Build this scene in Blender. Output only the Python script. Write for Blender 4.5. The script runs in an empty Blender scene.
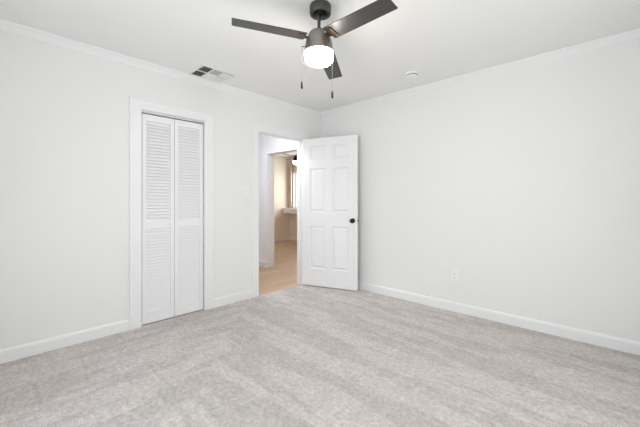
import bpy, bmesh, math, random
from mathutils import Vector, Matrix
random.seed(4)
S = bpy.context.scene
COL = S.collection
R = math.radians
PI = math.pi

# ------------------------------------------------------------ camera, world, daylight, exposure
CAM = Vector((3.2184, -3.3936, 1.1585))
YAW = 0.75986
cd = bpy.data.cameras.new('camera')
cam = bpy.data.objects.new('camera', cd)
COL.objects.link(cam)
cam.location = CAM
cam.rotation_euler = (PI / 2, 0, YAW)
cd.sensor_fit = 'HORIZONTAL'
cd.sensor_width = 36.0
cd.lens = 36.0 * 319.16 / 640
cd.shift_y = -(213.5 - 200.70) / 640.0
cd.clip_start = 0.02
S.camera = cam

w = bpy.data.worlds.new('daylight_sky')
S.world = w
w.use_nodes = True
bg = w.node_tree.nodes['Background']
bg.inputs['Color'].default_value = (0.90, 0.95, 1.0, 1)
bg.inputs['Strength'].default_value = 1.6

def area_light(name, loc, rot, sx, sy, power, color):
    l = bpy.data.lights.new(name, 'AREA')
    l.shape = 'RECTANGLE'
    l.size, l.size_y = sx, sy
    l.energy = power
    l.color = color
    o = bpy.data.objects.new(name, l)
    COL.objects.link(o)
    o.location = loc
    o.rotation_euler = rot
    return o

# daylight coming in through the windows
area_light('daylight_window_back', (3.86, -1.75, 1.18), (0, R(90), 0), 1.75, 1.6, 15, (1.0, 0.94, 0.85))
area_light('daylight_window_front', (2.0, -4.06, 1.22), (R(90), 0, 0), 1.6, 1.75, 31, (0.91, 0.952, 1.0))
area_light('daylight_far_room', (-2.9, 3.10, 1.45), (R(-90), 0, 0), 1.6, 1.0, 32, (1.0, 0.97, 0.93))
area_light('hall_fill_light', (-0.55, -0.98, 2.41), (0, 0, 0), 0.4, 0.4, 18, (0.94, 0.965, 1.0))  # added fill to brighten the hall, no fixture behind it

S.view_settings.view_transform = 'Standard'
S.view_settings.look = 'None'
S.view_settings.gamma = 1.0
S.view_settings.exposure = -0.06
S.view_settings.use_curve_mapping = False
S.cycles.use_denoising = True
S.cycles.max_bounces = 16
S.cycles.diffuse_bounces = 10
S.cycles.transparent_max_bounces = 12

# ------------------------------------------------------------ materials
def srgb(r, g, b):
    f = lambda c: (c / 255 / 12.92) if c / 255 <= 0.04045 else ((c / 255 + 0.055) / 1.055) ** 2.4
    return (f(r), f(g), f(b), 1)

def new_mat(name, color, rough=0.6, metal=0.0, spec=0.5):
    m = bpy.data.materials.new(name)
    m.use_nodes = True
    b = m.node_tree.nodes['Principled BSDF']
    b.inputs['Base Color'].default_value = color
    b.inputs['Roughness'].default_value = rough
    b.inputs['Metallic'].default_value = metal
    b.inputs['Specular IOR Level'].default_value = spec
    return m

def nd(m, kind, **kw):
    n = m.node_tree.nodes.new(kind)
    for k, v in kw.items():
        setattr(n, k, v)
    return n

def lk(m, a, b):
    m.node_tree.links.new(a, b)

def painted(name, color, rough, scale=180, strength=0.05, spec=0.4):
    """paint with a fine roller stipple and a trace of tone variation"""
    m = new_mat(name, color, rough, 0, spec)
    b = m.node_tree.nodes['Principled BSDF']
    tc = nd(m, 'ShaderNodeTexCoord')
    n = nd(m, 'ShaderNodeTexNoise')
    n.inputs['Scale'].default_value = scale
    n.inputs['Detail'].default_value = 3
    lk(m, tc.outputs['Object'], n.inputs['Vector'])
    bp = nd(m, 'ShaderNodeBump')
    bp.inputs['Strength'].default_value = strength
    bp.inputs['Distance'].default_value = 0.002
    lk(m, n.outputs['Fac'], bp.inputs['Height'])
    lk(m, bp.outputs['Normal'], b.inputs['Normal'])
    n2 = nd(m, 'ShaderNodeTexNoise')
    n2.inputs['Scale'].default_value = 2.0
    lk(m, tc.outputs['Object'], n2.inputs['Vector'])
    mr = nd(m, 'ShaderNodeMapRange')
    mr.inputs['To Min'].default_value = 0.985
    mr.inputs['To Max'].default_value = 1.01
    lk(m, n2.outputs['Fac'], mr.inputs['Value'])
    mx = nd(m, 'ShaderNodeVectorMath', operation='SCALE')
    mx.inputs[0].default_value = color[:3]
    lk(m, mr.outputs['Result'], mx.inputs['Scale'])
    lk(m, mx.outputs['Vector'], b.inputs['Base Color'])
    return m

M_wall = painted('wall_paint', (0.836, 0.834, 0.827, 1), 0.75, 160, 0.08, 0.25)
M_ceil = painted('ceiling_paint', (0.86, 0.86, 0.862, 1), 0.9, 90, 0.25, 0.15)
M_trim = painted('trim_paint', (0.855, 0.858, 0.875, 1), 0.35, 40, 0.02, 0.45)
M_door = painted('door_paint', (0.855, 0.858, 0.875, 1), 0.38, 60, 0.03, 0.45)
M_hall = painted('hall_paint', (0.85, 0.86, 0.885, 1), 0.75, 160, 0.06, 0.25)
M_cream = painted('cream_paint', (0.84, 0.76, 0.67, 1), 0.75, 160, 0.06, 0.25)
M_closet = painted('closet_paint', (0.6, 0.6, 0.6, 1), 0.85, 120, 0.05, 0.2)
M_plastic = new_mat('white_plastic', (0.86, 0.86, 0.86, 1), 0.4)
M_slot = new_mat('dark_slot', (0.03, 0.03, 0.03, 1), 0.6)
M_black = new_mat('black_metal', (0.012, 0.012, 0.014, 1), 0.32, 0.6)
M_track = new_mat('track_metal', (0.62, 0.63, 0.66, 1), 0.45, 0.5)
M_steel = new_mat('hinge_steel', (0.55, 0.57, 0.6, 1), 0.35, 0.8)
M_duct_shade = new_mat('duct_shade', (0.025, 0.025, 0.027, 1), 0.8)
M_vent = new_mat('vent_enamel', (0.80, 0.80, 0.80, 1), 0.5)
M_chain = new_mat('chain_nickel', (0.10, 0.098, 0.095, 1), 0.5, 0.8)
M_wood_pull = new_mat('pull_black', (0.006, 0.006, 0.006, 1), 0.6, 0, 0.25)
M_brass = new_mat('bracket_bronze', (0.10, 0.06, 0.035, 1), 0.4, 0.6)
M_curtain = painted('curtain_cloth', (0.72, 0.62, 0.50, 1), 0.9, 300, 0.2, 0.1)

def brushed(name, color, rough, metal):
    m = new_mat(name, color, rough, metal)
    b = m.node_tree.nodes['Principled BSDF']
    tc = nd(m, 'ShaderNodeTexCoord')
    mp = nd(m, 'ShaderNodeMapping')
    mp.inputs['Scale'].default_value = (3, 3, 160)
    n = nd(m, 'ShaderNodeTexNoise')
    n.inputs['Scale'].default_value = 3
    lk(m, tc.outputs['Object'], mp.inputs['Vector'])
    lk(m, mp.outputs['Vector'], n.inputs['Vector'])
    mr = nd(m, 'ShaderNodeMapRange')
    mr.inputs['To Min'].default_value = rough - 0.06
    mr.inputs['To Max'].default_value = rough + 0.08
    lk(m, n.outputs['Fac'], mr.inputs['Value'])
    lk(m, mr.outputs['Result'], b.inputs['Roughness'])
    return m

M_gun = brushed('gunmetal', (0.30, 0.275, 0.255, 1), 0.40, 0.85)
M_gun_dark = brushed('gunmetal_dark', (0.11, 0.105, 0.10, 1), 0.4, 0.8)

def blade_mat():
    m = new_mat('blade_dark_oak', (0.05, 0.046, 0.045, 1), 0.40, 0, 0.8)
    b = m.node_tree.nodes['Principled BSDF']
    tc = nd(m, 'ShaderNodeTexCoord')
    mp = nd(m, 'ShaderNodeMapping')
    mp.inputs['Scale'].default_value = (3, 60, 10)
    n = nd(m, 'ShaderNodeTexNoise')
    n.inputs['Scale'].default_value = 2
    n.inputs['Detail'].default_value = 6
    lk(m, tc.outputs['Object'], mp.inputs['Vector'])
    lk(m, mp.outputs['Vector'], n.inputs['Vector'])
    cr = nd(m, 'ShaderNodeValToRGB')
    cr.color_ramp.elements[0].position = 0.3
    cr.color_ramp.elements[0].color = (0.018, 0.017, 0.018, 1)
    cr.color_ramp.elements[1].position = 0.75
    cr.color_ramp.elements[1].color = (0.046, 0.043, 0.041, 1)
    lk(m, n.outputs['Fac'], cr.inputs['Fac'])
    lk(m, cr.outputs['Color'], b.inputs['Base Color'])
    return m
M_blade = blade_mat()

def lit_glass(name, strength):
    m = new_mat(name, (0.95, 0.93, 0.9, 1), 0.3)
    b = m.node_tree.nodes['Principled BSDF']
    b.inputs['Emission Color'].default_value = (1.0, 0.925, 0.84, 1)
    b.inputs['Emission Strength'].default_value = strength
    return m
M_lamp = lit_glass('lit_opal_glass', 60.0)
M_lamp_far = lit_glass('lit_opal_glass_far', 26.0)

def pane_mat():
    m = bpy.data.materials.new('clear_pane')
    m.use_nodes = True
    nt = m.node_tree
    nt.nodes.clear()
    out = nd(m, 'ShaderNodeOutputMaterial')
    t = nd(m, 'ShaderNodeBsdfTransparent')
    t.inputs['Color'].default_value = (0.96, 0.98, 0.97, 1)
    g = nd(m, 'ShaderNodeBsdfGlossy')
    g.inputs['Roughness'].default_value = 0.02
    mx = nd(m, 'ShaderNodeMixShader')
    mx.inputs['Fac'].default_value = 0.06
    lk(m, t.outputs[0], mx.inputs[1])
    lk(m, g.outputs[0], mx.inputs[2])
    lk(m, mx.outputs[0], out.inputs['Surface'])
    return m
M_pane = pane_mat()

def carpet_mat():
    m = new_mat('carpet_pile', (0.45, 0.42, 0.40, 1), 1.0, 0, 0.0)
    b = m.node_tree.nodes['Principled BSDF']
    b.inputs['Sheen Weight'].default_value = 0.15
    b.inputs['Sheen Roughness'].default_value = 0.6
    tc = nd(m, 'ShaderNodeTexCoord')
    P = tc.outputs['Object']
    def noise(scale, detail=2, rough=0.5, vec=P, mapscale=None, rotz=0, dist=0.0):
        if mapscale or rotz:
            mp = nd(m, 'ShaderNodeMapping')
            mp.inputs['Scale'].default_value = mapscale or (1, 1, 1)
            mp.inputs['Rotation'].default_value = (0, 0, rotz)
            lk(m, vec, mp.inputs['Vector'])
            vec = mp.outputs['Vector']
        n = nd(m, 'ShaderNodeTexNoise')
        n.inputs['Scale'].default_value = scale
        n.inputs['Detail'].default_value = detail
        n.inputs['Roughness'].default_value = rough
        n.inputs['Distortion'].default_value = dist
        lk(m, vec, n.inputs['Vector'])
        return n.outputs['Fac']
    def rng(v, a, b_, lo, hi):
        r = nd(m, 'ShaderNodeMapRange')
        r.inputs['From Min'].default_value = a
        r.inputs['From Max'].default_value = b_
        r.inputs['To Min'].default_value = lo
        r.inputs['To Max'].default_value = hi
        lk(m, v, r.inputs['Value'])
        return r.outputs['Result']
    def mul(a, b_):
        r = nd(m, 'ShaderNodeMath', operation='MULTIPLY')
        lk(m, a, r.inputs[0]); lk(m, b_, r.inputs[1])
        return r.outputs[0]
    # strokes the vacuum cleaner left in the nap, their shading put into the colour: along the room on one side, across it on the other
    sx = rng(noise(1.0, 3, 0.55, mapscale=(0.9, 5.5, 1), rotz=R(13), dist=0.25), 0.465, 0.535, 0.905, 1.04)
    sy = rng(noise(1.0, 3, 0.55, mapscale=(5.5, 0.9, 1), rotz=R(8), dist=0.25), 0.465, 0.535, 0.905, 1.04)
    dp = nd(m, 'ShaderNodeVectorMath', operation='DOT_PRODUCT')
    lk(m, P, dp.inputs[0])
    dp.inputs[1].default_value = (1.07, 1.0, 0)
    ad = nd(m, 'ShaderNodeMath', operation='ADD')
    lk(m, dp.outputs['Value'], ad.inputs[0])
    lk(m, rng(noise(1.6, 2, 0.5), 0.3, 0.7, -0.5, 0.5), ad.inputs[1])
    mask = rng(ad.outputs[0], -1.05, -0.95, 1, 0)
    mm = nd(m, 'ShaderNodeMix', data_type='FLOAT')
    lk(m, mask, mm.inputs[0]); lk(m, sx, mm.inputs[2]); lk(m, sy, mm.inputs[3])
    blot = rng(noise(9, 5, 0.65), 0.35, 0.65, 0.91, 1.06)
    clump = rng(noise(38, 4, 0.65), 0.32, 0.68, 0.78, 1.17)
    fib = rng(noise(210, 2, 0.6), 0.32, 0.68, 0.60, 1.28)
    # thin combed lines between the strokes
    rx = nd(m, 'ShaderNodeMath', operation='ABSOLUTE')
    sub = nd(m, 'ShaderNodeMath', operation='SUBTRACT')
    sub.inputs[1].default_value = 0.5
    lk(m, noise(1.0, 2, 0.5, mapscale=(0.8, 7.5, 1), rotz=R(15), dist=0.2), sub.inputs[0])
    lk(m, sub.outputs[0], rx.inputs[0])
    comb = rng(rx.outputs[0], 0.004, 0.016, 0.92, 1.0)
    tot = mul(mul(mul(mm.outputs[0], blot), mul(clump, fib)), comb)
    tint = nd(m, 'ShaderNodeMix', data_type='RGBA')
    tint.inputs[6].default_value = (0.755, 0.695, 0.685, 1)
    tint.inputs[7].default_value = (0.735, 0.68, 0.652, 1)
    lk(m, rng(noise(1.2, 2), 0.4, 0.6, 0, 1), tint.inputs[0])
    sc = nd(m, 'ShaderNodeVectorMath', operation='SCALE')
    lk(m, tint.outputs[2], sc.inputs[0]); lk(m, tot, sc.inputs['Scale'])
    lk(m, sc.outputs['Vector'], b.inputs['Base Color'])
    bp = nd(m, 'ShaderNodeBump')
    bp.inputs['Strength'].default_value = 0.6
    bp.inputs['Distance'].default_value = 0.012
    lk(m, mul(clump, fib), bp.inputs['Height'])
    lk(m, bp.outputs['Normal'], b.inputs['Normal'])
    return m
M_carpet = carpet_mat()

def wood_mat():
    m = new_mat('oak_planks', (0.5, 0.33, 0.2, 1), 0.42, 0, 0.4)
    b = m.node_tree.nodes['Principled BSDF']
    tc = nd(m, 'ShaderNodeTexCoord')
    mp = nd(m, 'ShaderNodeMapping')
    mp.inputs['Rotation'].default_value = (0, 0, R(90))
    lk(m, tc.outputs['Object'], mp.inputs['Vector'])
    br = nd(m, 'ShaderNodeTexBrick')
    br.inputs['Scale'].default_value = 1.0
    br.inputs['Brick Width'].default_value = 1.2
    br.inputs['Row Height'].default_value = 0.15
    br.inputs['Mortar Size'].default_value = 0.0018
    br.inputs['Color1'].default_value = (0.58, 0.41, 0.265, 1)
    br.inputs['Color2'].default_value = (0.49, 0.34, 0.215, 1)
    br.inputs['Mortar'].default_value = (0.25, 0.15, 0.09, 1)
    lk(m, mp.outputs['Vector'], br.inputs['Vector'])
    mp2 = nd(m, 'ShaderNodeMapping')
    mp2.inputs['Scale'].default_value = (28, 2, 1)
    lk(m, tc.outputs['Object'], mp2.inputs['Vector'])
    n = nd(m, 'ShaderNodeTexNoise')
    n.inputs['Scale'].default_value = 1.5
    n.inputs['Detail'].default_value = 5
    lk(m, mp2.outputs['Vector'], n.inputs['Vector'])
    mr = nd(m, 'ShaderNodeMapRange')
    mr.inputs['To Min'].default_value = 0.8
    mr.inputs['To Max'].default_value = 1.18
    lk(m, n.outputs['Fac'], mr.inputs['Value'])
    sc = nd(m, 'ShaderNodeVectorMath', operation='SCALE')
    lk(m, br.outputs['Color'], sc.inputs[0]); lk(m, mr.outputs['Result'], sc.inputs['Scale'])
    lk(m, sc.outputs['Vector'], b.inputs['Base Color'])
    return m
M_wood = wood_mat()

# ------------------------------------------------------------ mesh helpers
def box(bm, x0, x1, y0, y1, z0, z1, mat=None):
    vs = [Vector((x, y, z)) for x in (x0, x1) for y in (y0, y1) for z in (z0, z1)]
    if mat is not None:
        vs = [mat @ v for v in vs]
    v = [bm.verts.new(c) for c in vs]
    for f in ((0, 1, 3, 2), (4, 6, 7, 5), (0, 4, 5, 1), (2, 3, 7, 6), (0, 2, 6, 4), (1, 5, 7, 3)):
        bm.faces.new([v[i] for i in f])

def prism(bm, pts, axis, a, b):
    """closed polygon pts (2D) extruded along axis ('x' 'y' 'z') from a to b"""
    def p3(u, v, t):
        return {'x': (t, u, v), 'y': (u, t, v), 'z': (u, v, t)}[axis]
    A = [bm.verts.new(p3(u, v, a)) for u, v in pts]
    B = [bm.verts.new(p3(u, v, b)) for u, v in pts]
    n = len(pts)
    bm.faces.new(A)
    bm.faces.new(B[::-1])
    for i in range(n):
        bm.faces.new([A[i], B[i], B[(i + 1) % n], A[(i + 1) % n]])

def lathe(bm, prof, seg=40, cx=0, cy=0, mat=None):
    """profile of (r, z); r = 0 closes at the axis"""
    rings = []
    for r, z in prof:
        if r < 1e-6:
            c = [Vector((cx, cy, z))]
        else:
            c = [Vector((cx + r * math.cos(2 * PI * k / seg), cy + r * math.sin(2 * PI * k / seg), z)) for k in range(seg)]
        rings.append([bm.verts.new(mat @ v if mat is not None else v) for v in c])
    for a, b in zip(rings, rings[1:]):
        for k in range(seg):
            k2 = (k + 1) % seg
            if len(a) == 1 and len(b) > 1:
                bm.faces.new([a[0], b[k], b[k2]])
            elif len(b) == 1 and len(a) > 1:
                bm.faces.new([a[k], b[0], a[k2]])
            elif len(a) > 1:
                bm.faces.new([a[k], b[k], b[k2], a[k2]])

def obj(name, bm, mat, parent=None, bevel=0.0, smooth=False, seg=2):
    bmesh.ops.recalc_face_normals(bm, faces=bm.faces[:])
    me = bpy.data.meshes.new(name)
    bm.to_mesh(me)
    bm.free()
    me.materials.append(mat)
    o = bpy.data.objects.new(name, me)
    COL.objects.link(o)
    if smooth:
        for p in me.polygons:
            p.use_smooth = True
        try:
            me.set_sharp_from_angle(angle=R(40))
        except Exception:
            pass
    if bevel:
        b = o.modifiers.new('bevel', 'BEVEL')
        b.width = bevel
        b.segments = seg
        b.limit_method = 'ANGLE'
        b.angle_limit = R(40)
    if parent is not None:
        o.parent = parent
    return o

def boxes(name, lst, mat, parent=None, bevel=0.0):
    bm = bmesh.new()
    for t in lst:
        box(bm, *t)
    return obj(name, bm, mat, parent, bevel)

def struct(o, label=None):
    o['kind'] = 'structure'
    if label:
        o['label'] = label
    return o

def empty(name, loc, rotz=0):
    o = bpy.data.objects.new(name, None)
    o.empty_display_size = 0.1
    COL.objects.link(o)
    o.location = loc
    o.rotation_euler = (0, 0, rotz)
    return o

def tag(o, label, cat, group=None):
    o['label'] = label
    o['category'] = cat
    if group:
        o['group'] = group
    return o

# ------------------------------------------------------------ room shell
H = 2.44
XB, YF = 3.60, -3.80            # wall behind the camera (x) and the wall in front of it (y)
T = 0.10
CL0, CL1 = -2.399, -1.784       # closet opening (y)
DR0, DR1 = -1.100, -0.349       # doorway (y)
HEAD = 2.0

struct(boxes('floor', [(-0.004, XB, YF, 0, -0.03, 0)], M_carpet), 'greyish beige carpet with vacuum strokes')
struct(boxes('floor.001', [(-4.6, -0.004, -1.27, 3.0, -0.04, -0.006), (-0.004, 0.14, 0.14, 3.0, -0.04, -0.006)], M_wood), 'light oak plank floor beyond the doorway')
struct(boxes('floor.002', [(-0.75, -0.004, -2.75, -1.27, -0.03, -0.002)], M_carpet))
struct(boxes('ceiling', [(-0.06, XB + T, YF - T, 0.14, H, H + 0.1)], M_ceil))
struct(boxes('ceiling.001', [(-4.6, -0.06, -2.8, 3.0, H, H + 0.1), (-0.06, 0.2, 0.14, 3.0, H, H + 0.1)], M_hall))
struct(boxes('wall_left', [
    (-T, 0, YF - T, CL0, -0.03, H), (-T, 0, CL0, CL1, HEAD, H), (-T, 0, CL1, DR0, -0.03, H),
    (-T, 0, DR0, DR1, HEAD, H), (-T, 0, DR1, 0, -0.03, H)], M_wall))
struct(boxes('wall_right', [(-T, XB + T, 0, 0.14, -0.03, H)], M_wall))
W1 = (-2.45, -1.05, 0.30, 2.08)   # unseen window in the wall beside the camera, sill lowered to add low light
struct(boxes('wall_back', [
    (XB, XB + T, YF - T, W1[0], -0.03, H), (XB, XB + T, W1[1], 0, -0.03, H),
    (XB, XB + T, W1[0], W1[1], -0.03, W1[2]), (XB, XB + T, W1[0], W1[1], W1[3], H)], M_wall))
W2 = (1.25, 2.75, 0.40, 2.08)  # unseen second window, shifted along the wall to even out the light
struct(boxes('wall_front', [
    (0, W2[0], YF - T, YF, -0.03, H), (W2[1], XB, YF - T, YF, -0.03, H),
    (W2[0], W2[1], YF - T, YF, -0.03, W2[2]), (W2[0], W2[1], YF - T, YF, W2[3], H)], M_wall))
# closet behind the louvred doors
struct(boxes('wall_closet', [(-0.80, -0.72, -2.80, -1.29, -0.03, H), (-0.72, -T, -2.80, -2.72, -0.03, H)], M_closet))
# hall and the cased opening to the far room
OP0, OP1, OPH = -1.28, -0.24, 1.97
struct(boxes('wall_hall', [(-4.6, -T, -1.29, -1.21, -0.03, H)], M_hall))
struct(boxes('wall_passage', [
    (-3.95, OP0, 0.0, 0.16, -0.03, H), (OP0, OP1, 0.0, 0.16, OPH, H), (OP1, -T, 0.0, 0.16, -0.03, H)], M_hall))
FX, FY = -3.95, 2.85
struct(boxes('wall_far_left', [(FX - 0.1, FX, -1.21, FY + 0.1, -0.03, H)], M_cream))
W3 = (FX + 0.19, FX + 1.45, 0.96, 1.96)
struct(boxes('wall_far_back', [
    (FX, W3[0], FY, FY + 0.1, -0.03, H), (W3[1], 0.14, FY, FY + 0.1, -0.03, H),
    (W3[0], W3[1], FY, FY + 0.1, -0.03, W3[2]), (W3[0], W3[1], FY, FY + 0.1, W3[3], H)], M_cream))
struct(boxes('wall_far_right', [(0.04, 0.14, 0.14, FY, -0.03, H)], M_cream))

# ------------------------------------------------------------ windows (two behind the camera, one in the far room)
def window(name, axis, plane, sgn, a0, a1, z0, z1, thick, mullion=True):
    """axis: wall runs along 'x' or 'y'; plane = inner face; sgn = outward direction"""
    def bx(u0, u1, d0, d1, za, zb):
        d0, d1 = sorted((plane + sgn * d0, plane + sgn * d1))
        return (u0, u1, d0, d1, za, zb) if axis == 'x' else (d0, d1, u0, u1, za, zb)
    c = 0.07
    o = boxes(name, [bx(a0 - c, a0, -0.018, 0, z0 - c, z1 + c), bx(a1, a1 + c, -0.018, 0, z0 - c, z1 + c),
                     bx(a0, a1, -0.018, 0, z1, z1 + c), bx(a0, a1, -0.018, 0, z0 - c, z0)], M_trim, bevel=0.003)
    struct(o)
    s = 0.04
    zm = (z0 + z1) / 2
    fr = [bx(a0, a0 + s, 0.05, 0.09, z0, z1), bx(a1 - s, a1, 0.05, 0.09, z0, z1), bx(a0 + s, a1 - s, 0.05, 0.09, z0, z0 + s),
          bx(a0 + s, a1 - s, 0.05, 0.09, z1 - s, z1)]
    if mullion:
        fr.append(bx(a0 + s, a1 - s, 0.05, 0.09, zm - 0.02, zm + 0.02))
    boxes('window_sash', fr, M_trim, o, 0.003)
    boxes('window_pane', [bx(a0 + s, a1 - s, 0.068, 0.072, z0 + s, z1 - s)], M_pane, o)
    return o
window('window_1', 'y', XB, 1, *W1, T)
window('window_2', 'x', YF, -1, *W2, T)
window('window_3', 'x', FY, 1, *W3, 0.1, mullion=False)

# ------------------------------------------------------------ crown moulding, baseboards, casings
CR = [(0, 0), (0, -0.062), (0.006, -0.062), (0.010, -0.050), (0.018, -0.040), (0.030, -0.022), (0.040, -0.014), (0.044, -0.008), (0.044, 0)]
bm = bmesh.new()
prism(bm, [(u, H + v) for u, v in CR], 'y', YF, 0)
struct(obj('trim_1', bm, M_trim), 'white crown moulding over the closet wall')
bm = bmesh.new()
prism(bm, [(-u, H + v) for u, v in CR], 'x', 0, XB)
struct(obj('trim_2', bm, M_trim), 'white crown moulding over the blank wall')
bm = bmesh.new()
prism(bm, [(XB - u, H + v) for u, v in CR], 'y', YF, 0)
struct(obj('trim_3', bm, M_trim))
bm = bmesh.new()
prism(bm, [(YF + u, H + v) for u, v in CR], 'x', 0, XB)
struct(obj('trim_4', bm, M_trim))

BB = [(0, 0), (0.015, 0), (0.015, 0.080), (0.012, 0.092), (0.007, 0.099), (0, 0.102)]
CW = 0.098                         # casing width
def baseboard(name, axis, plane, sgn, spans, zb=-0.004):
    bm = bmesh.new()
    for a, b in spans:
        pts = [(plane + sgn * u, zb + v) for u, v in BB]
        prism(bm, pts, axis, a, b)
    return struct(obj(name, bm, M_trim))
# prism axis 'y' uses (x, z) profile, axis 'x' uses (y, z)
baseboard('baseboard_left', 'y', 0, 1, [(YF, CL0 - CW), (CL1 + CW, DR0 - 0.085), (DR1 + 0.085, 0)])
baseboard('baseboard_right', 'x', 0, -1, [(0, XB)])
baseboard('baseboard_back', 'y', XB, -1, [(YF, 0)])
baseboard('baseboard_front', 'x', YF, 1, [(0, XB)])
baseboard('baseboard_hall', 'x', 0, -1, [(FX, OP0 - 0.0), (OP1, -T)], -0.008)
baseboard('baseboard_far_left', 'y', FX, 1, [(0.16, FY)], -0.008)
baseboard('baseboard_far_back', 'x', FY, -1, [(FX, 0.04)], -0.008)

# closet casing: flat board with a raised outer band
def casing(name, y0, y1, cw, head, depth=0.016):
    bm = bmesh.new()
    box(bm, 0, depth, y0 - cw, y0 + 0.0, 0, head + cw)
    box(bm, 0, depth, y1 - 0.0, y1 + cw, 0, head + cw)
    box(bm, 0, depth, y0, y1, head, head + cw)
    o = obj(name, bm, M_trim)
    return struct(o)
tc_ = casing('trim_5', CL0, CL1, CW, HEAD)
bm = bmesh.new()
for a, b in ((CL0 - CW, CL0 - CW + 0.014), (CL1 + CW - 0.014, CL1 + CW)):
    box(bm, 0.016, 0.022, a, b, 0, HEAD + CW)
box(bm, 0.016, 0.022, CL0 - CW + 0.014, CL1 + CW - 0.014, HEAD + CW - 0.014, HEAD + CW)
obj('back_band', bm, M_trim, tc_, 0.002)
td_ = casing('trim_6', DR0, DR1, 0.085, HEAD)
# door jamb lining, stop and the casing on the hall side
bm = bmesh.new()
box(bm, -T - 0.016, 0, DR0 - 0.001, DR0 + 0.004, -0.006, HEAD)
box(bm, -T - 0.016, 0, DR1 - 0.004, DR1 + 0.001, -0.006, HEAD)
box(bm, -T - 0.016, 0, DR0 + 0.004, DR1 - 0.004, HEAD - 0.004, HEAD + 0.001)
box(bm, -0.075, -0.038, DR0 + 0.004, DR0 + 0.014, -0.006, HEAD - 0.004)
box(bm, -0.075, -0.038, DR1 - 0.014, DR1 - 0.004, -0.006, HEAD - 0.004)
box(bm, -0.075, -0.038, DR0 + 0.014, DR1 - 0.014, HEAD - 0.014, HEAD - 0.004)
struct(obj('trim_7', bm, M_trim), 'white jamb lining of the open doorway')
# closet jamb lining
bm = bmesh.new()
box(bm, -T, 0, CL0 - 0.001, CL0 + 0.003, 0, HEAD)
box(bm, -T, 0, CL1 - 0.003, CL1 + 0.001, 0, HEAD)
box(bm, -T, 0, CL0 + 0.003, CL1 - 0.003, HEAD - 0.003, HEAD + 0.001)
tj = struct(obj('trim_8', bm, M_trim))
bm = bmesh.new()
box(bm, -0.048, -0.012, CL0 + 0.004, CL1 - 0.004, HEAD - 0.022, HEAD - 0.003)
obj('bifold_track', bm, M_track, tj, 0.001)['label'] = 'grey metal bifold track'

# ------------------------------------------------------------ louvred bifold closet door
door2 = empty('door_2', (-0.024, (CL0 + CL1) / 2, 0))
struct(door2, 'white louvred bifold closet door')
door2['category'] = 'closet door'
LW = (CL1 - CL0 - 0.024 - 0.004) / 2
def leaf(y0, y1, knob):
    zb, zt = 0.008, 1.968
    st, tr, br, m0, m1 = 0.036, 0.062, 0.105, 0.895, 0.965
    hx = 0.0135
    bm = bmesh.new()
    box(bm, -hx, hx, y0, y0 + st, zb, zt)
    box(bm, -hx, hx, y1 - st, y1, zb, zt)
    box(bm, -hx, hx, y0 + st, y1 - st, zb, zb + br)
    box(bm, -hx, hx, y0 + st, y1 - st, m0, m1)
    box(bm, -hx, hx, y0 + st, y1 - st, zt - tr, zt)
    lf = obj('door_leaf', bm, M_door, door2, 0.0018)
    for za, zc in ((zb + br, m0), (m1, zt - tr)):
        n = round((zc - za) / 0.0305)
        p = (zc - za) / n
        bm = bmesh.new()
        for k in range(n):
            z = za + p * (k + 0.5)
            mt = Matrix.Translation((-0.001, 0, z)) @ Matrix.Rotation(R(64), 4, 'Y')
            # slat slopes down towards the room
            box(bm, -0.0180, 0.0180, y0 + st - 0.001, y1 - st + 0.001, -0.0028, 0.0028, mt)
        obj('louver_slats', bm, M_door, lf)
    if knob:
        bm = bmesh.new()
        mt = Matrix.Translation((hx, y1 - 0.032, 0.93)) @ Matrix.Rotation(R(90), 4, 'Y')
        lathe(bm, [(0, -0.001), (0.007, -0.001), (0.006, 0.008), (0.011, 0.013), (0.014, 0.019), (0.012, 0.025), (0.006, 0.028), (0, 0.0285)], 24, mat=mt)
        obj('door_knob', bm, M_plastic, lf, smooth=True)['label'] = 'small round white knob'
yc = (CL0 + CL1) / 2
leaf(CL0 + 0.012 - yc, CL0 + 0.012 + LW - yc, True)
leaf(CL1 - 0.012 - LW - yc, CL1 - 0.012 - yc, False)

# ------------------------------------------------------------ open six panel door
HINGE = Vector((0.016, DR1 - 0.0, 0))
DANG = R(19.0)
DW, DT = 0.782, 0.035
door1 = empty('door_1', HINGE, DANG)
struct(door1, 'white six panel door standing open in the corner')
door1['category'] = 'door'
# local frame: +x along the slab away from the hinge, visible face towards -y
Y0, Y1 = -0.034, -0.034 + DT
ZB, ZT = 0.012, 2.0
sw, mw = 0.112, 0.105
cols = [(sw, (DW - mw) / 2), ((DW + mw) / 2, DW - sw)]
rows = [(0.245, 0.815), (1.005, 1.590), (1.712, 1.893)]
bm = bmesh.new()
box(bm, 0, sw, Y0, Y1, ZB, ZT)
box(bm, DW - sw, DW, Y0, Y1, ZB, ZT)
box(bm, cols[0][1], cols[1][0], Y0, Y1, ZB, ZT)
zs = [ZB] + [z for r in rows for z in r] + [ZT]
for x0, x1 in cols:
    for k in range(0, 8, 2):
        box(bm, x0, x1, Y0, Y1, zs[k], zs[k + 1])
slab = obj('door_slab', bm, M_door, door1, 0.0)
for x0, x1 in cols:
    for z0, z1 in rows:
        bm = bmesh.new()
        def loop(ins, y):
            return [bm.verts.new(c) for c in ((x0 + ins, y, z0 + ins), (x1 - ins, y, z0 + ins), (x1 - ins, y, z1 - ins), (x0 + ins, y, z1 - ins))]
        prof = [(0.0, 0.0), (0.007, 0.012), (0.014, 0.013), (0.040, 0.003), (0.044, 0.003)]
        for side in (0, 1):
            L = [loop(i, (Y0 + d) if side == 0 else (Y1 - d)) for i, d in prof]
            for a, b in zip(L, L[1:]):
                for k in range(4):
                    bm.faces.new([a[k], a[(k + 1) % 4], b[(k + 1) % 4], b[k]])
            bm.faces.new(L[-1])
        obj('door_panel', bm, M_door, slab)
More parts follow.
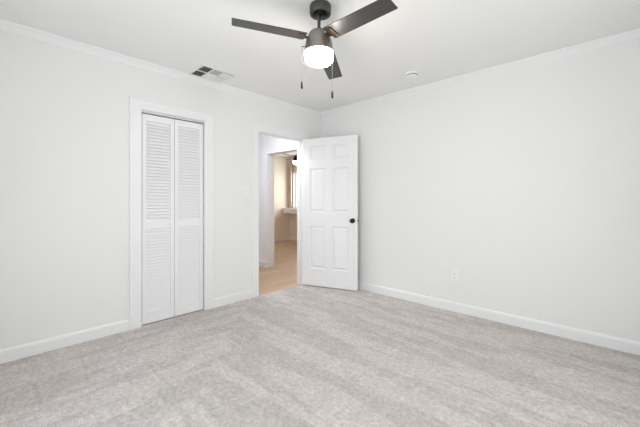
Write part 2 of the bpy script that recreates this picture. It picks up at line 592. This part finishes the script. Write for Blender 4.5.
# knob: rose, neck and ball on both faces
for sgn, y in ((-1, Y0), (1, Y1)):
    bm = bmesh.new()
    mt = Matrix.Translation((DW - 0.060, y, 0.902)) @ Matrix.Rotation(R(90) * (1 if sgn < 0 else -1), 4, 'X')
    lathe(bm, [(0, -0.001), (0.032, -0.001), (0.032, 0.004), (0.027, 0.008), (0.013, 0.010), (0.0115, 0.026)], 32, mat=mt)
    rose = obj('door_rose', bm, M_black, door1, smooth=True)
    if sgn < 0:
        rose['label'] = 'round black rose'
    bm = bmesh.new()
    kn = [(0.0115, 0.024), (0.018, 0.028), (0.026, 0.037), (0.0275, 0.046), (0.024, 0.055), (0.013, 0.060), (0, 0.061)]
    if sgn > 0:
        kn = [(r, 0.024 + (z - 0.024) * 0.62) for r, z in kn]
    lathe(bm, kn, 32, mat=mt)
    k = obj('door_knob', bm, M_black, rose, smooth=True)
bm = bmesh.new()
box(bm, DW - 0.001, DW + 0.0015, Y0 + 0.005, Y1 - 0.005, 0.872, 0.932)
lp = obj('latch_plate', bm, M_steel, door1, 0.0006)
bm = bmesh.new()
box(bm, DW + 0.001, DW + 0.011, Y0 + 0.012, Y1 - 0.012, 0.894, 0.910)
obj('latch_bolt', bm, M_black, lp, 0.001)
for z in (0.881, 0.923):
    bm = bmesh.new()
    mt = Matrix.Translation((DW + 0.0012, (Y0 + Y1) / 2, z)) @ Matrix.Rotation(R(90), 4, 'Y')
    lathe(bm, [(0, 0), (0.004, 0), (0.003, 0.0012), (0, 0.0015)], 12, mat=mt)
    obj('latch_screw', bm, M_black, lp)
for z in (0.27, 1.02, 1.80):
    bm = bmesh.new()
    lathe(bm, [(0, z - 0.044), (0.006, z - 0.044), (0.006, z + 0.044), (0, z + 0.044)], 14, cx=-0.003, cy=Y0 + 0.030)
    box(bm, -0.0012, 0.001, Y0 + 0.003, Y0 + 0.030, z - 0.044, z + 0.044)
    obj('door_hinge', bm, M_steel, door1)['label'] = 'steel hinge'

# ------------------------------------------------------------ ceiling fan with lamp
FWD = Vector((-math.sin(YAW), math.cos(YAW), 0))
RGT = Vector((math.cos(YAW), math.sin(YAW), 0))

def ceiling_fan(loc, ang, lamp, droops, pulls=True, z_off=0.0, simple=False):
    gun, gun_dark, wood = (M_black,) * 3 if simple else (M_gun, M_gun_dark, M_blade)
    """loc is the point on the ceiling; ang is measured from RGT; heights below are from that point"""
    root = empty('ceiling_fan', loc, YAW)          # local x = RGT, y = FWD, z down from the ceiling
    z = lambda a: a - H + z_off
    bm = bmesh.new()
    lathe(bm, [(0, 0), (0.068, 0), (0.0705, -0.006), (0.0705, -0.052), (0.067, -0.060), (0.055, -0.0605), (0.050, -0.054), (0.044, -0.028), (0, -0.022)], 48)
    can = obj('canopy', bm, gun_dark, root, smooth=True)
    can.location.x = 0.009
    bm = bmesh.new()
    lathe(bm, [(0, -0.024), (0.018, -0.028), (0.026, -0.040), (0.022, -0.054), (0.0115, -0.062)], 32)
    obj('hanger_ball', bm, M_black, can, smooth=True)
    bm = bmesh.new()
    lathe(bm, [(0.0110, -0.050), (0.0110, z(2.262)), (0.016, z(2.262)), (0.016, z(2.25)), (0, z(2.25))], 24)
    obj('downrod', bm, gun_dark, root, smooth=True)
    bm = bmesh.new()
    lathe(bm, [(0, z(2.268)), (0.040, z(2.268)), (0.058, z(2.264)), (0.067, z(2.252)), (0.074, z(2.236)), (0.089, z(2.190)), (0.094, z(2.145)), (0.0945, z(2.130)), (0, z(2.130))], 56)
    obj('motor_housing', bm, gun, root, smooth=True)
    bm = bmesh.new()
    lathe(bm, [(0, z(2.1305)), (0.093, z(2.1305)), (0.0945, z(2.127)), (0.0945, z(2.094)), (0.091, z(2.077)), (0.081, z(2.066)), (0.066, z(2.060)), (0, z(2.059))], 56)
    sh = obj('lamp_shade', bm, lamp, root, smooth=True)
    sh['label'] = 'glowing white glass drum shade'
    for k in range(3):
        a = ang + k * 2 * PI / 3
        base = Matrix.Translation((0, 0, z(2.226))) @ Matrix.Rotation(a, 4, 'Z')
        dr = droops[k] / 0.45
        mt = base @ Matrix.Translation((0.08, 0, 0)) @ Matrix.Rotation(math.atan(dr), 4, 'Y') @ Matrix.Rotation(-R(8.7), 4, 'X')
        bm = bmesh.new()
        r0, r1, w0, w1, th = 0.011, 0.474, 0.124, 0.113, 0.0055
        pts = [(r0, -w0 / 2 + 0.006), (r0 + 0.006, -w0 / 2), (r1 - 0.003, -w1 / 2), (r1, -w1 / 2 + 0.003), (r1, w1 / 2 - 0.003), (r1 - 0.003, w1 / 2), (r0 + 0.006, w0 / 2), (r0, w0 / 2 - 0.006)]
        prism(bm, pts, 'z', -th / 2, th / 2)
        bl = obj('blade', bm, wood, root, 0.001)
        bl.matrix_local = mt
        # bracket bolted to the root of the blade and running into the housing
        bm = bmesh.new()
        bp = [(-0.045, -0.018), (0.014, -0.022), (0.034, -0.050), (0.052, -0.050), (0.060, -0.040), (0.060, 0.040), (0.052, 0.050), (0.034, 0.050), (0.014, 0.022), (-0.045, 0.018)]
        prism(bm, bp, 'z', -th / 2 - 0.0052, -th / 2 - 0.0002)
        br = obj('blade_bracket', bm, M_brass, bl, 0.001)
        if not simple:
            for yy in (-0.034, 0, 0.034):
                bm = bmesh.new()
                m2 = Matrix.Translation((0.046, yy, -th / 2 - 0.0052)) @ Matrix.Rotation(PI, 4, 'X')
                lathe(bm, [(0.0052, 0), (0.0048, 0.0018), (0.003, 0.003), (0, 0.0033)], 14, mat=m2)
                obj('blade_screw', bm, M_chain, bl, smooth=True)
    if pulls:
        for (cx, cy, z0, z1, z2) in ((-0.112, 0.0, 2.172, 1.942, 1.894), (0.090, 0.058, 2.172, 1.897, 1.850)):
            bm = bmesh.new()
            # short arm out of the housing, then the bead chain
            dv = Vector((cx, cy, 0)).normalized()
            zt = z(z0)
            p = Vector((cx, cy, zt))
            q = dv * 0.088 + Vector((0, 0, zt))
            d = (p - q)
            mt = Matrix.Translation(q) @ d.to_track_quat('Z', 'Y').to_matrix().to_4x4()
            lathe(bm, [(0, 0), (0.003, 0), (0.003, d.length + 0.002), (0, d.length + 0.002)], 10, mat=mt)
            n = 34
            for i in range(n):
                zz = zt + (z(z1) - zt) * (i + 0.5) / n
                hh = abs(z(z1) - zt) / n / 2
                lathe(bm, [(0.0003, zz + hh), (0.0006, zz + hh * 0.6), (0.0008, zz), (0.0006, zz - hh * 0.6), (0.0003, zz - hh)], 8, cx=cx, cy=cy)
            ch = obj('pull_chain', bm, M_chain, root)
            bm = bmesh.new()
            a, b = z(z1), z(z2)
            lathe(bm, [(0, a + 0.002), (0.003, a), (0.0066, a - 0.006), (0.0072, b + 0.008), (0.006, b + 0.001), (0, b)], 16, cx=cx, cy=cy)
            obj('chain_pull', bm, M_wood_pull, ch, smooth=True)['label'] = 'small black cylinder pull'
    return root

p0 = Vector((CAM.x, CAM.y, 0)) + FWD * 2.098 - RGT * 0.007
fan = ceiling_fan((p0.x, p0.y, H), R(195.75), M_lamp, (-0.024, 0.002, 0.052))
tag(fan, 'dark bronze three blade ceiling fan with glowing drum lamp and two pull chains overhead', 'ceiling fan')

# ------------------------------------------------------------ ceiling vent
vent = empty('ceiling_vent', (0.200, -1.798, H))
tag(vent, 'white square louvred air vent in the ceiling beside the crown moulding', 'vent')
VX, VY = 0.160, 0.184
bm = bmesh.new()
b_ = 0.020
z0, z1 = -0.008, 0.0
box(bm, -VX, -VX + b_, -VY, VY, z0, z1); box(bm, VX - b_, VX, -VY, VY, z0, z1)
box(bm, -VX + b_, VX - b_, -VY, -VY + b_, z0, z1); box(bm, -VX + b_, VX - b_, VY - b_, VY, z0, z1)
cw = (2 * VY - 2 * b_) / 3
for k in (1, 2):
    yy = -VY + b_ + cw * k
    box(bm, -VX + b_, VX - b_, yy - 0.006, yy + 0.006, z0, z1)
box(bm, -0.006, 0.006, -VY + b_, VY - b_, z0, z1 - 0.0005)
obj('vent_frame', bm, M_vent, vent, 0.0015)
bm = bmesh.new()
box(bm, -VX + 0.004, VX - 0.004, -VY + 0.004, VY - 0.004, -0.0012, -0.0002)  # flat sheet, its near-black colour stands in for shade inside the duct
obj('vent_shade_sheet', bm, M_duct_shade, vent)['label'] = 'near-black sheet standing for the shaded duct behind the louvres'
# louvres: each cell throws its air another way, so some show open and some closed
for ix, (xa, xb) in enumerate(((-VX + b_, -0.006), (0.006, VX - b_))):
    for k in range(3):
        ya = -VY + b_ + cw * k + (0.006 if k else 0)
        yb = -VY + b_ + cw * (k + 1) - (0.006 if k < 2 else 0)
        bm = bmesh.new()
        n = 6
        if k == 0:      # slats along x, opening faces the viewer
            for i in range(n):
                y = ya + (yb - ya) * (i + 0.5) / n
                mt = Matrix.Translation((0, y, -0.006)) @ Matrix.Rotation(R(38), 4, 'X')
                box(bm, xa, xb, -0.0060, 0.0060, -0.0004, 0.0004, mt)
        elif k == 2:    # slats along y, closed towards the viewer but for a slit at one edge
            xe = xb - 0.016
            for i in range(n):
                x = xa + (xe - xa) * (i + 0.5) / n
                mt = Matrix.Translation((x, 0, -0.006)) @ Matrix.Rotation(R(-48), 4, 'Y')
                box(bm, -0.0068, 0.0068, ya, yb, -0.0004, 0.0004, mt)
        else:           # slats along y
            s = 1 if ix else -1
            for i in range(n):
                x = xa + (xb - xa) * (i + 0.5) / n
                mt = Matrix.Translation((x, 0, -0.006)) @ Matrix.Rotation(R(4 if ix else -48), 4, 'Y')
                box(bm, -0.0068, 0.0068, ya, yb, -0.0004, 0.0004, mt)
        obj('vent_louvers', bm, M_vent, vent)

# ------------------------------------------------------------ smoke detector
sd = empty('smoke_detector', (1.678, -0.432, H))
tag(sd, 'round white smoke detector on the ceiling near the crown moulding', 'smoke detector')
bm = bmesh.new()
lathe(bm, [(0, 0), (0.066, 0), (0.068, -0.004), (0.066, -0.021), (0.060, -0.023), (0, -0.023)], 48)
obj('mounting_base', bm, M_plastic, sd, smooth=True)
bm = bmesh.new()
lathe(bm, [(0, -0.023), (0.056, -0.023), (0.056, -0.030), (0, -0.030)], 48)
obj('sound_slot', bm, M_slot, sd, smooth=True)
bm = bmesh.new()
lathe(bm, [(0, -0.030), (0.058, -0.030), (0.059, -0.033), (0.055, -0.040), (0.040, -0.043), (0, -0.044)], 48)
cov = obj('detector_cover', bm, M_plastic, sd, smooth=True)
bm = bmesh.new()
lathe(bm, [(0, -0.0435), (0.007, -0.0435), (0.007, -0.0455), (0, -0.046)], 20)
obj('test_button', bm, M_vent, cov)

# ------------------------------------------------------------ outlet on the blank wall
out = empty('electrical_outlet', (1.939, 0, 0.378))
tag(out, 'white double electrical outlet low on the blank wall', 'outlet')
def rrect(bm, w_, h_, y0, y1, cx=0, cz=0, r=0.004):
    pts = []
    for sx, sz, a0 in ((1, 1, 0), (-1, 1, 90), (-1, -1, 180), (1, -1, 270)):
        for t in range(4):
            a = R(a0 + t * 30)
            pts.append((cx + sx * (w_ / 2 - r) + r * math.cos(a), cz + sz * (h_ / 2 - r) + r * math.sin(a)))
    prism(bm, pts, 'y', y0, y1)
bm = bmesh.new()
rrect(bm, 0.072, 0.117, -0.006, 0.0)
obj('cover_plate', bm, M_plastic, out, 0.0015)
for zc in (0.0205, -0.0205):
    bm = bmesh.new()
    rrect(bm, 0.034, 0.029, -0.0085, -0.005, 0, zc, 0.009)
    so = obj('socket', bm, M_plastic, out, 0.0006)
    bm = bmesh.new()
    box(bm, -0.008, -0.0055, -0.0088, -0.0080, zc - 0.002, zc + 0.007)
    box(bm, 0.0055, 0.008, -0.0088, -0.0080, zc - 0.002, zc + 0.006)
    mt = Matrix.Translation((0, -0.0080, zc - 0.0085)) @ Matrix.Rotation(R(90), 4, 'X')
    lathe(bm, [(0, 0), (0.0028, 0), (0.0028, 0.0008), (0, 0.0008)], 12, mat=mt)
    obj('socket_slots', bm, M_slot, so)
bm = bmesh.new()
mt = Matrix.Translation((0, -0.0058, 0)) @ Matrix.Rotation(R(90), 4, 'X')
lathe(bm, [(0, 0), (0.0034, 0), (0.003, 0.0011), (0, 0.0013)], 14, mat=mt)
obj('plate_screw', bm, M_vent, out)

# ------------------------------------------------------------ light switch between closet and doorway
swt = empty('light_switch', (0, -1.288, 1.27))
tag(swt, 'white double light switch plate on the wall between closet and open doorway', 'light switch')
bm = bmesh.new()
prism(bm, [(-0.058, -0.0585), (0.058, -0.0585), (0.058, 0.0585), (-0.058, 0.0585)], 'x', 0, 0.006)
obj('switch_plate', bm, M_plastic, swt, 0.002)
for yy in (-0.023, 0.023):
    bm = bmesh.new()
    mt = Matrix.Translation((0.006, yy, 0)) @ Matrix.Rotation(R(-24), 4, 'Y')
    box(bm, -0.003, 0.013, -0.005, 0.005, -0.006, 0.006, mt)
    obj('toggle', bm, M_plastic, swt, 0.001)
    for zz in (0.03, -0.03):
        bm = bmesh.new()
        mt = Matrix.Translation((0.0058, yy, zz)) @ Matrix.Rotation(R(90), 4, 'Y')
        lathe(bm, [(0, 0), (0.0032, 0), (0.0028, 0.001), (0, 0.0012)], 12, mat=mt)
        obj('plate_screw', bm, M_vent, swt)

# ------------------------------------------------------------ far room: second fan, ledge, curtain
q0 = Vector((CAM.x, CAM.y, 0)) + FWD * 7.2 + RGT * ((297.2 - 320) / 319.16 * 7.2)
fan2 = ceiling_fan((q0.x, q0.y, H), R(238), M_lamp_far, (-0.01, 0.0, 0.0), pulls=False, z_off=-0.08, simple=True)
tag(fan2, 'black ceiling fan with lit lamp in the far room seen through the open doorway', 'ceiling fan')

ledge = empty('window_ledge', (FX, FY, 0.80))
tag(ledge, 'thick white ledge under the far room window seen through the doorway', 'ledge')
bm = bmesh.new()
box(bm, 0, 2.2, -0.28, 0, 0.10, 0.145)
obj('ledge_top', bm, M_trim, ledge, 0.004)
bm = bmesh.new()
box(bm, 0, 2.2, -0.26, 0, 0.0, 0.10)
obj('ledge_apron', bm, M_trim, ledge, 0.003)

cur = empty('window_curtain', (FX + 0.105, FY, 0.96))
tag(cur, 'narrow tan curtain hanging beside the bright far room window', 'curtain')
bm = bmesh.new()
rows_ = [(0.0, 0.065), (0.3, 0.055), (0.7, 0.055), (1.0, 0.065), (1.12, 0.09), (1.34, 0.10)]
grid = []
for zz, hw in rows_:
    line = []
    for i in range(25):
        u = i / 24
        line.append((-hw + 2 * hw * u, -0.07 + 0.02 * math.sin(u * 5 * 2 * PI), zz))
    grid.append(line)
V = [[bm.verts.new(c) for c in l] for l in grid]
for a, b in zip(V, V[1:]):
    for i in range(24):
        bm.faces.new([a[i], a[i + 1], b[i + 1], b[i]])
cl = obj('curtain_cloth', bm, M_curtain, cur, smooth=True)
so_ = cl.modifiers.new('thickness', 'SOLIDIFY')
so_.thickness = 0.004
bm = bmesh.new()
mt = Matrix.Translation((-0.10, -0.07, 1.345)) @ Matrix.Rotation(R(90), 4, 'Y')
lathe(bm, [(0, 0), (0.010, 0), (0.010, 1.55), (0, 1.55)], 14, mat=mt)
box(bm, -0.09, -0.08, -0.07, 0.0, 1.34, 1.35)
box(bm, 1.40, 1.41, -0.07, 0.0, 1.34, 1.35)
obj('curtain_rod', bm, M_track, cur)
